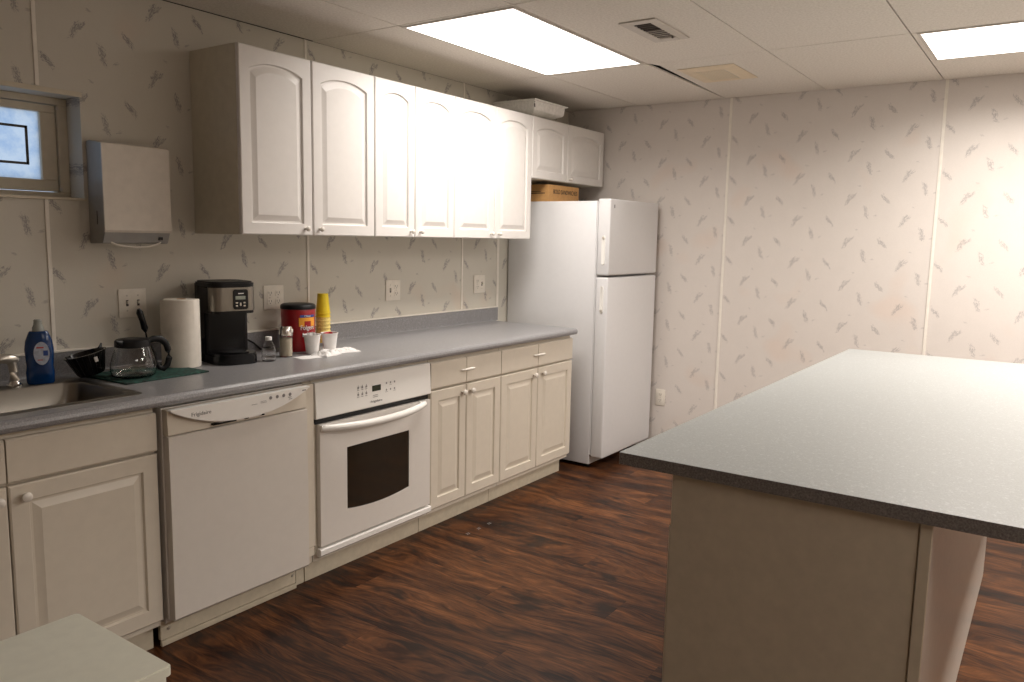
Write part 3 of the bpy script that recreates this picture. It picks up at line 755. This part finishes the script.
# ------------------------------------------------------------------ things on the counter
# soap bottle
sb = thing('dish_soap_bottle', 'blue dish soap bottle with oval label behind the sink', 'bottle', (-.775, -.150, .9185), math.radians(-25))
def oval_body(prof, n=32, p=2.6):
    bm = N(); rings = []
    for (a, b, z) in prof:
        rings.append([bm.verts.new((a*math.copysign(abs(math.cos(2*PI*i/n))**(2/p), math.cos(2*PI*i/n)), b*math.copysign(abs(math.sin(2*PI*i/n))**(2/p), math.sin(2*PI*i/n)), z)) for i in range(n)])
    for A, B in zip(rings, rings[1:]):
        for i in range(n): bm.faces.new((A[i], A[(i+1) % n], B[(i+1) % n], B[i]))
    bm.faces.new(rings[0]); bm.faces.new(rings[-1]); return bm
obj('bottle', oval_body([(.040, .022, 0), (.043, .025, .006), (.044, .026, .04), (.041, .024, .06), (.043, .026, .085), (.045, .027, .12), (.041, .025, .15), (.033, .021, .172), (.030, .019, .180), (.026, .018, .184)]), 'blue', sb, True)
obj('cap', oval_body([(.018, .016, .184), (.018, .016, .196), (.014, .012, .204), (.012, .010, .216), (.013, .011, .220), (.010, .009, .224)], p=2.0), 'cap', sb, True)
bm = N(); pts = [(.007+.024*math.cos(2*PI*i/28), .108+.040*math.sin(2*PI*i/28)) for i in range(28)]; prism(bm, pts, 'y', -.0285, -.024); lb = obj('label', bm, 'label', sb)
bm = N(); box(bm, .012, .026, -.0292, -.0286, .100, .118); obj('label_emblem', bm, 'label_blue', lb)
bm = N(); box(bm, -.008, .014, -.0292, -.0286, .126, .131); box(bm, -.006, .010, -.0292, -.0286, .084, .087); sep('label_print', bm, 'label_red', lb)

# mat
bm = N(); box(bm, -.172, .172, -.140, .140, .0003, .006, .002, 1)
mt = obj('drying_mat', bm, 'green', None, False, (-.432, -.232, CT), (0, 0, math.radians(3))); tag(mt, 'dark green mesh drying mat under the glass coffee pot', 'mat')
MZ = CT+.006
# filter basket, tilted
fb = thing('filter_basket', 'black plastic coffee filter basket tipped beside the sink', 'filter basket', (-.602, -.160, CT+.016))
fb.rotation_euler = (math.radians(-6), math.radians(-13), 0)
bm = N(); lathe(bm, [(0, .0), (.042, .0), (.046, .004), (.066, .074), (.072, .076), (.072, .080), (.064, .080), (.044, .008), (0, .006)], cap=False, seg=40); obj('cup', bm, 'black', fb, True)
bm = N()
for i in range(20):
    a = 2*PI*i/20; tube(bm, [(math.cos(a)*.046, math.sin(a)*.046, .006), (math.cos(a)*.0665, math.sin(a)*.0665, .074)], .0015, 6)
sep('rib', bm, 'black_matte', fb)
bm = N()
for a in (200, 20): 
    a = math.radians(a); tube(bm, [(math.cos(a)*.070, math.sin(a)*.070, .078), (math.cos(a)*.080, math.sin(a)*.080, .084), (math.cos(a)*.086, math.sin(a)*.086, .092)], [.006, .005, .003], 8)
sep('tab', bm, 'black', fb, True)
bm = N(); box(bm, -.006, .006, -.0705, -.0665, .048, .066, .001, 1); obj('tag', bm, 'foam', fb)
# carafe
cf = thing('glass_coffee_pot', 'empty glass coffee pot with black lid and handle on the green mat', 'coffee pot', (-.503, -.265, MZ))
bm = N(); lathe(bm, [(0, .002), (.060, .0), (.074, .006), (.079, .022), (.078, .040), (.070, .070), (.060, .098), (.057, .108), (.0555, .108), (.0585, .097), (.0685, .069), (.0765, .040), (.0775, .022), (.072, .0085), (.06, .004), (0, .005)], cap=False, seg=48); bmesh.ops.scale(bm, vec=(1, 1, 1.13), verts=bm.verts); obj('glass_body', bm, 'glass', cf, True)
bm = N(); lathe(bm, [(0, .124), (.030, .126), (.056, .123), (.062, .118), (.063, .100), (.0600, .098), (.0592, .112), (0, .112)], cap=False, seg=48)
tube(bm, [(-.055, -.02, .114), (-.070, -.026, .118), (-.080, -.03, .124)], [.012, .008, .003], 10); bmesh.ops.scale(bm, vec=(.97, .97, 1.13), verts=bm.verts); obj('lid', bm, 'black_matte', cf, True)
bm = N(); hd = Vector((math.cos(math.radians(-6)), math.sin(math.radians(-6)), 0))
hp = [(.052, .112), (.080, .118), (.104, .116), (.124, .100), (.134, .075), (.136, .050), (.128, .026), (.112, .014), (.096, .020), (.088, .036)]
tube(bm, [(hd.x*a, hd.y*a, b) for a, b in hp], [.010, .011, .012, .012, .012, .012, .011, .010, .008, .006], 14, .8)
tube(bm, [(hd.x*.066, hd.y*.066, .100), (hd.x*.082, hd.y*.082, .070), (hd.x*.087, hd.y*.087, .030)], .005, 10); bmesh.ops.scale(bm, vec=(1, 1, 1.13), verts=bm.verts); obj('handle', bm, 'black_matte', cf, True)
# brush
br = thing('dish_brush', 'black handled dish brush standing upright behind the glass coffee pot', 'brush', (-.362, -.150, MZ))
bm = N(); tube(bm, [(0, 0, .03), (-.012, 0, .09), (-.022, 0, .150)], .0035, 8); obj('stem', bm, 'black_matte', br, True)
bm = N(); tube(bm, [(-.021, 0, .145), (-.024, 0, .160), (-.032, 0, .190), (-.042, 0, .222), (-.046, 0, .236)], [.005, .013, .011, .013, .006], 14); obj('grip', bm, 'black', br, True)
bm = N(); lathe(bm, [(0, 0), (.02, 0), (.024, .02), (.012, .034), (0, .036)], cap=False, seg=20); obj('bristle_head', bm, 'black_matte', br, True)
# paper towel roll
pr = thing('paper_towel_roll', 'standing white paper towel roll left of the black coffee maker', 'paper towel', (-.240, -.170, CT+.0008))
bm = N(); prof_ = [(.018, .0005), (.066, .0005), (.068, .004), (.068, .268), (.066, .272), (.018, .272), (.018, .0005)]; lathe(bm, prof_, cap=False, seg=56); obj('roll', bm, 'paper', pr, True)
bm = N(); 
pa = []
for i in range(18):
    a = math.radians(150+i*7.5); r = .0695+.010*((17-i)/17)**1.5; pa.append((r*math.cos(a), r*math.sin(a)))
vs0 = [bm.verts.new((a, b, .002)) for a, b in pa]; vs1 = [bm.verts.new((a*1.0, b, .270)) for a, b in pa]
vs2 = [bm.verts.new((a*.98, b*.98, .002)) for a, b in pa]; vs3 = [bm.verts.new((a*.98, b*.98, .270)) for a, b in pa]
for i in range(17):
    for A, B in ((vs0, vs1), (vs2, vs3), (vs0, vs2), (vs1, vs3)): bm.faces.new((A[i], A[i+1], B[i+1], B[i]))
obj('loose_sheet', bm, 'paper', pr, True)
bm = N(); lathe(bm, [(.016, .001), (.0178, .001), (.0178, .273), (.016, .273), (.016, .001)], cap=False, seg=24); obj('core', bm, 'cardboard', pr, True)
# coffee maker
cm = thing('coffee_maker', 'black drip coffee maker with a steel band and small display', 'coffee maker', (-.034, -.165, CT+.0008), math.radians(-13)); cm.scale = (.94, .95, .985)
def slab(bm, w, y0, y1, z0, z1, r=.03, n=6, ins=0.0):
    prism(bm, rrect(-w/2+ins, w/2-ins, y0+ins, y1-ins, r, n), 'z', z0, z1)
bm = N(); prism(bm, rrect(-.098, .098, -.02, .115, .02, 5), 'z', .0, .33); obj('tank', bm, 'black', cm, True)
bm = N(); prism(bm, rrect(-.100, .100, -.105, .112, .045, 8), 'z', .210, .318)
obj('brew_head', bm, 'black', cm, True)
bm = N(); prism(bm, rrect(-.102, .102, -.110, .118, .05, 8), 'z', .322, .337); prism(bm, rrect(-.096, .096, -.104, .112, .05, 8), 'z', .337, .343); obj('lid', bm, 'black_matte', cm, True)
bm = N(); q = rrect(-.1025, .1025, -.1095, .10, .046, 10); q2 = [p for p in q if p[1] < -.005]
q2.sort(key=lambda p: math.atan2(p[1]+.02, p[0])); inner_ = [(p[0]*.975, p[1]*.975) for p in q2]
A = [bm.verts.new((p[0], p[1], .222)) for p in q2]; B = [bm.verts.new((p[0], p[1], .320)) for p in q2]; A2 = [bm.verts.new((p[0], p[1], .222)) for p in inner_]; B2 = [bm.verts.new((p[0], p[1], .320)) for p in inner_]
for i in range(len(A)-1):
    for X, Y in ((A, B), (A2, B2), (A, A2), (B, B2)): bm.faces.new((X[i], X[i+1], Y[i+1], Y[i]))
obj('steel_band', bm, 'steel', cm, True)
bm = N(); prism(bm, rrect(-.010, .056, .228, .312, .010, 5), 'y', -.1135, -.106); cp_ = obj('control_panel', bm, 'black', cm, True)
bm = N(); box(bm, -.001, .044, -.1145, -.1134, .270, .284, .0004, 1); obj('display', bm, 'lcd', cp_)
bm = N()
for x, z in ((.004, .256), (.004, .243), (.039, .256), (.039, .243)): box(bm, x-.005, x+.005, -.1148, -.1134, z-.003, z+.003, .0005, 1)
box(bm, .018, .025, -.1152, -.1134, .243, .256, .0005, 1); sep('button', bm, 'nickel', cp_)
bm = N(); box(bm, .012, .036, -.1145, -.1134, .293, .297); obj('brand_mark', bm, 'foam', cp_)
bm = N(); prism(bm, rrect(-.098, .098, -.155, .110, .07, 10), 'z', .0, .034); prism(bm, rrect(-.094, .094, -.150, .106, .068, 10), 'z', .034, .044); lathe(bm, [(0, .044), (.066, .044), (.068, .048), (.060, .050), (0, .050)], c=(0, -.072, 0), cap=False, seg=40); obj('warming_base', bm, 'black', cm, True)
cd = N(); tube(cd, [(.095, -.085, .985), (.14, -.055, .982), (.20, -.035, .955), (.235, -.034, .925), (.25, -.034, .919), (.30, -.030, .919)], .0045, 8)
o = obj('power_cord', cd, 'black_matte', None, True); tag(o, 'black power cord running behind the coffee maker to the right', 'cord')
# small water bottle
wb = thing('water_bottle', 'small clear plastic water bottle right of the coffee maker', 'bottle', (.074, -.305, CT+.0003))
bm = N(); pr_ = [(0, .0005), (.026, .0005), (.030, .004), (.030, .018), (.0285, .022), (.030, .026), (.030, .038), (.0285, .042), (.030, .046), (.0285, .058), (.020, .076), (.012, .086), (.011, .090)]
inn = [(max(r-.001, 0), z+.001) for r, z in reversed(pr_)]; lathe(bm, pr_+inn, cap=False, seg=36); obj('bottle', bm, 'pet', wb, True)
bm = N(); lathe(bm, [(0, .104), (.0125, .104), (.0135, .102), (.0135, .089), (.0115, .088), (0, .088)], cap=False, seg=28); obj('cap', bm, 'foam', wb, True)
# shaker
sh = thing('creamer_shaker', 'glass shaker of cream powder with a chrome top in front of the red canister', 'shaker', (.200, -.262, CT+.0003))
bm = N(); lathe(bm, [(0, .0005), (.027, .0005), (.029, .004), (.029, .088), (.026, .098), (.0245, .098), (.0275, .087), (.0275, .004), (0, .003)], cap=False, seg=36); obj('jar', bm, 'glass', sh, True)
bm = N(); lathe(bm, [(0, .004), (.0268, .004), (.0268, .082), (0, .084)], cap=False, seg=32); obj('powder', bm, 'cream_powder', sh, True)
bm = N(); lathe(bm, [(.0300, .094), (.0305, .100), (.0285, .108), (.0275, .130), (.024, .136), (0, .137), ], cap=False, seg=32); obj('lid', bm, 'chrome', sh, True)
bm = N(); box(bm, .004, .016, -.031, -.026, .108, .124, .002, 2); obj('flap', bm, 'knob', sh)
# coffee canister
cc = thing('coffee_canister', 'large red plastic ground coffee canister with black lid', 'canister', (.372, -.142, CT+.0003))
bm = N(); lathe(bm, [(0, .0005), (.074, .0005), (.078, .004), (.078, .05), (.0765, .06), (.0765, .15), (.078, .16), (.078, .195), (.076, .2), (0, .2)], cap=False, seg=56); obj('can', bm, 'red', cc, True)
bm = N(); lathe(bm, [(0, .218), (.070, .218), (.0775, .214), (.0805, .208), (.0805, .196), (.0785, .195), (0, .195)], cap=False, seg=56); obj('lid', bm, 'black_matte', cc, True)
def wrap(bm, a0, a1, z0, z1, r, n=14):
    a0, a1 = math.radians(a0), math.radians(a1)
    P_ = [[bm.verts.new((rr*math.cos(a0+(a1-a0)*i/n), rr*math.sin(a0+(a1-a0)*i/n), z)) for i in range(n+1)] for rr, z in ((r, z0), (r, z1), (r-.002, z1), (r-.002, z0))]
    for A, B in zip(P_, P_[1:]+P_[:1]):
        for i in range(n): bm.faces.new((A[i], A[i+1], B[i+1], B[i]))
    bm.faces.new([q[0] for q in P_]); bm.faces.new([q[-1] for q in P_])
# camera is seen at bearing ~230 deg from the can
bm = N(); wrap(bm, 232, 292, .118, .158, .0795); lab = obj('label_band', bm, 'orange', cc)
bm = N(); wrap(bm, 236, 292, .160, .170, .0793); obj('label_top', bm, 'label_blue', cc)
bm = N(); wrap(bm, 250, 274, .108, .142, .0800); obj('label_emblem', bm, 'red', cc)
def wrap_text(s, size, m, ac, z, r, parent, nm='brand_lettering', width=None):
    o = text(nm, s, size, m, (0, 0, 0), (0, 0, 0), parent, width)
    for v in o.data.vertices:
        a = math.radians(ac)+v.co.x/r; rr = r+v.co.z
        v.co = Vector((rr*math.cos(a), rr*math.sin(a), z+v.co.y))
    return o
wrap_text('Folgers', .030, 'foam', 262, .112, .0806, cc, width=.070)
wrap_text('Classic', .012, 'foam', 262, .165, .0800, cc, 'label_lettering')
bm = N()
for i, a in enumerate((246, 254, 262, 270, 278)): wrap(bm, a-2.2, a+2.2, .070+.004*(i % 2), .088-.003*(i % 2), .0785, 3)
sep('label_swirl', bm, 'foam', cc)
# stack of yellow cups (inverted, nested)
def cup_bm(rt, rb, h, inv=False, wall=.0015, rim=.0025):
    bm = N(); p = [(0, 0), (rb, 0), (rb+(rt-rb)*.5, h*.5), (rt, h-.002), (rt+rim, h-.001), (rt+rim, h+.0015), (rt-wall, h+.001), (rb-wall, .003), (0, .003)]
    if inv: p = [(r, h-z) for r, z in p]
    lathe(bm, p, cap=False, seg=40); return bm
ycup = obj('paper_cup', cup_bm(.0345, .0255, .094, True), 'yellow', None, True)
plain_c = obj('paper_cup', cup_bm(.0345, .0255, .094, True), 'yellow_pale', None, True)
YC = (.556, -.105); step = .0178
top = CT+.254-.094
tag(ycup, 'bright yellow upside-down paper cup, topmost of the tall stack by the red canister', 'cup', 'stacked yellow paper cups'); ycup.location = (YC[0], YC[1], top)
zs = []; z = top-step
while z > CT+.002: zs.append(z); z -= step
for i, z in enumerate(zs):
    src = ycup if i == 0 else plain_c
    o = plain_c if i == 1 else dup(src)
    o.location = (YC[0], YC[1], z)
    tag(o, 'bright yellow upside-down paper cup, second from the top of the tall stack' if i == 0 else 'pale yellow printed cup nested low in the tall yellow stack', 'cup', 'stacked yellow paper cups' if i == 0 else 'pale nested cups in the stack')
# foam cups
fc = thing('foam_cup', 'white foam cup holding white sugar packets, left of the pair', 'cup', (.338, -.275, CT+.0008), 0, 'foam cups of packets')
obj('cup', cup_bm(.0375, .027, .086, rim=.003), 'foam', fc, True)
fc2 = dup(fc, (.435, -.283, CT+.0008), label='white foam cup holding red sweetener packets, right of the pair')
def packets(n, m, c, z, grp, lab):
    src = None
    for i in range(n):
        a = i*2.399; r = .004+.0035*i % .017
        if src is None:
            bm = N(); box(bm, -.011, .011, -.0012, .0012, 0, .052, .0008, 1); src = obj('sugar_packet', bm, m, None); o = src; tag(o, lab, 'packet', grp)
        else: o = dup(src)
        o.location = (c[0]+r*math.cos(a), c[1]+r*math.sin(a), z+.002*(i % 3)); o.rotation_euler = (math.radians(random.uniform(-12, 12)), math.radians(random.uniform(-14, 14)), a)
packets(7, 'pink_pkt', (.338, -.275), CT+.042, 'white packets in the left foam cup', 'white sugar packet standing in the left foam cup')
packets(6, 'red_pkt', (.435, -.283), CT+.036, 'red packets in the right foam cup', 'red sweetener packet standing in the right foam cup')
# napkins
def napkin(label, x, y, w, d, h, seed, rz):
    h *= 1.35
    bm = N(); nx, ny = 26, 20; G = []
    for j in range(ny):
        row = []
        for i in range(nx):
            u, v = i/(nx-1)-.5, j/(ny-1)-.5
            e = max(0, 1-max(abs(u), abs(v))*2)
            n_ = noise.noise(Vector((u*5+seed, v*5, seed)))*.5+.5; n2 = noise.noise(Vector((u*13+seed, v*13, seed+4)))*.5+.5
            z = .0010+h*(.18+min(1, e*3)*.82)*(n_*.75+n2*.35)*.8
            ex = 1+.16*noise.noise(Vector((u*3+seed, v*3, 9)))
            row.append((u*w*ex, v*d*ex, max(.0012, z)))
        G.append(row)
    T = [[bm.verts.new(p) for p in r] for r in G]; B = [[bm.verts.new((p[0], p[1], .0004)) for p in r] for r in G]
    for j in range(ny-1):
        for i in range(nx-1): bm.faces.new((T[j][i], T[j][i+1], T[j+1][i+1], T[j+1][i])); bm.faces.new((B[j][i], B[j][i+1], B[j+1][i+1], B[j+1][i]))
    for j in range(ny-1):
        for i in (0, nx-1): bm.faces.new((T[j][i], T[j+1][i], B[j+1][i], B[j][i]))
    for i in range(nx-1):
        for j in (0, ny-1): bm.faces.new((T[j][i], T[j][i+1], B[j][i+1], B[j][i]))
    o = obj('napkin', bm, 'napkin', None, False, (x, y, CT), (0, 0, math.radians(rz))); tag(o, label, 'napkin', 'crumpled napkins on the counter')
napkin('flat white napkin in front of the red canister, leftmost of the napkins', .240, -.355, .110, .075, .006, 2, -8)
napkin('crumpled white napkin directly in front of the foam cups', .345, -.358, .125, .095, .030, 11, 14)
napkin('crumpled white napkin at the right end of the napkins', .470, -.345, .135, .085, .022, 21, -16)

# ------------------------------------------------------------------ island
ic = thing('island_cabinet', 'beige island cabinet standing under the island top', 'cabinet', (.815, -2.58, 0))
IX0, IX1, IY0, IY1 = -.272, 1.905, -2.880, -2.300; ax, ay = .815, -2.58
bm = N(); box(bm, IX0+.006-ax, IX1-ax, IY0+.006-ay, IY1-.012-ay, .0, .8815); obj('body', bm, 'island_body', ic)
bm = N(); box(bm, IX0-.000-ax, IX0+.0055-ax, IY0+.026-ay, IY1-ay, .001, .881, .001, 1); obj('end_panel', bm, 'island_body', ic)
bm = N(); box(bm, IX0-.004-ax, IX0+.0055-ax, IY0-ay, IY0+.024-ay, .001, .881, .0015, 1); obj('corner_post', bm, 'island_body', ic)
bm = N(); box(bm, IX0+.006-ax, IX1-ax, IY0-ay, IY0+.0055-ay, .001, .881); obj('back_panel', bm, 'island_side', ic)
xx = [IX0+.004+i*(IX1-IX0-.004)/4 for i in range(5)]
for i in range(4):
    bm = door_bm(-xx[i+1]+.003, -xx[i]-.003, .10, .745, 0, 0, .052)
    for v in bm.verts: v.co = Vector((-v.co.x-ax, IY1+.0075-v.co.y-ay, v.co.z))
    d = obj('door', bm, 'island_body', ic)
    bm = N(); lathe(bm, [(.0, 0), (.006, 0), (.0055, .008), (.0105, .012), (.015, .018), (.014, .024), (0, .0285)], cap=False, seg=20)
    obj('knob', bm, 'knob', d, True, ((xx[i+1]-.05 if i % 2 == 0 else xx[i]+.05)-ax, IY1+.0075-ay, .69), (-PI/2, 0, 0))
bm = N()
top_poly = [(-.2864, -2.158), (2.300, -2.172), (2.335, -3.42), (-.2864, -3.42)]
prism(bm, top_poly, 'z', .8825, .914)
it = obj('countertop', bm, ['island_top_lit', 'island_edge_shaded'], None)
for p_ in it.data.polygons: p_.material_index = 0 if p_.normal.z > .9 else 1  # lit colour on the upward face, shaded colour on the rest
tag(it, 'large grey speckled island top, coloured lit above and shaded on the edges', 'countertop')

# ------------------------------------------------------------------ small side table, front left
st = thing('side_table', 'low off-white table with a flat top at the bottom left corner', 'table', (-1.43, -1.485, 0))
bm = N(); prism(bm, rrect(-.19, .19, -.185, .185, .012, 4), 'z', .580, .600); bmesh.ops.bevel(bm, geom=[e for e in bm.edges if all(v.co.z > .599 for v in e.verts)], offset=.003, segments=2, affect='EDGES'); obj('top', bm, 'side_table', st, True)
bm = N(); prism(bm, rrect(-.183, .183, -.178, .178, .010, 4), 'z', .540, .578); obj('apron', bm, 'side_table', st, True)
for x in (-.165, .165):
    for y in (-.16, .16):
        bm = N(); box(bm, x-.016, x+.016, y-.016, y+.016, 0, .541, .003, 1); obj('leg', bm, 'side_table', st)
bm = N(); box(bm, -.15, .15, -.145, .145, .18, .195, .002, 1); obj('lower_shelf', bm, 'side_table_body', st)
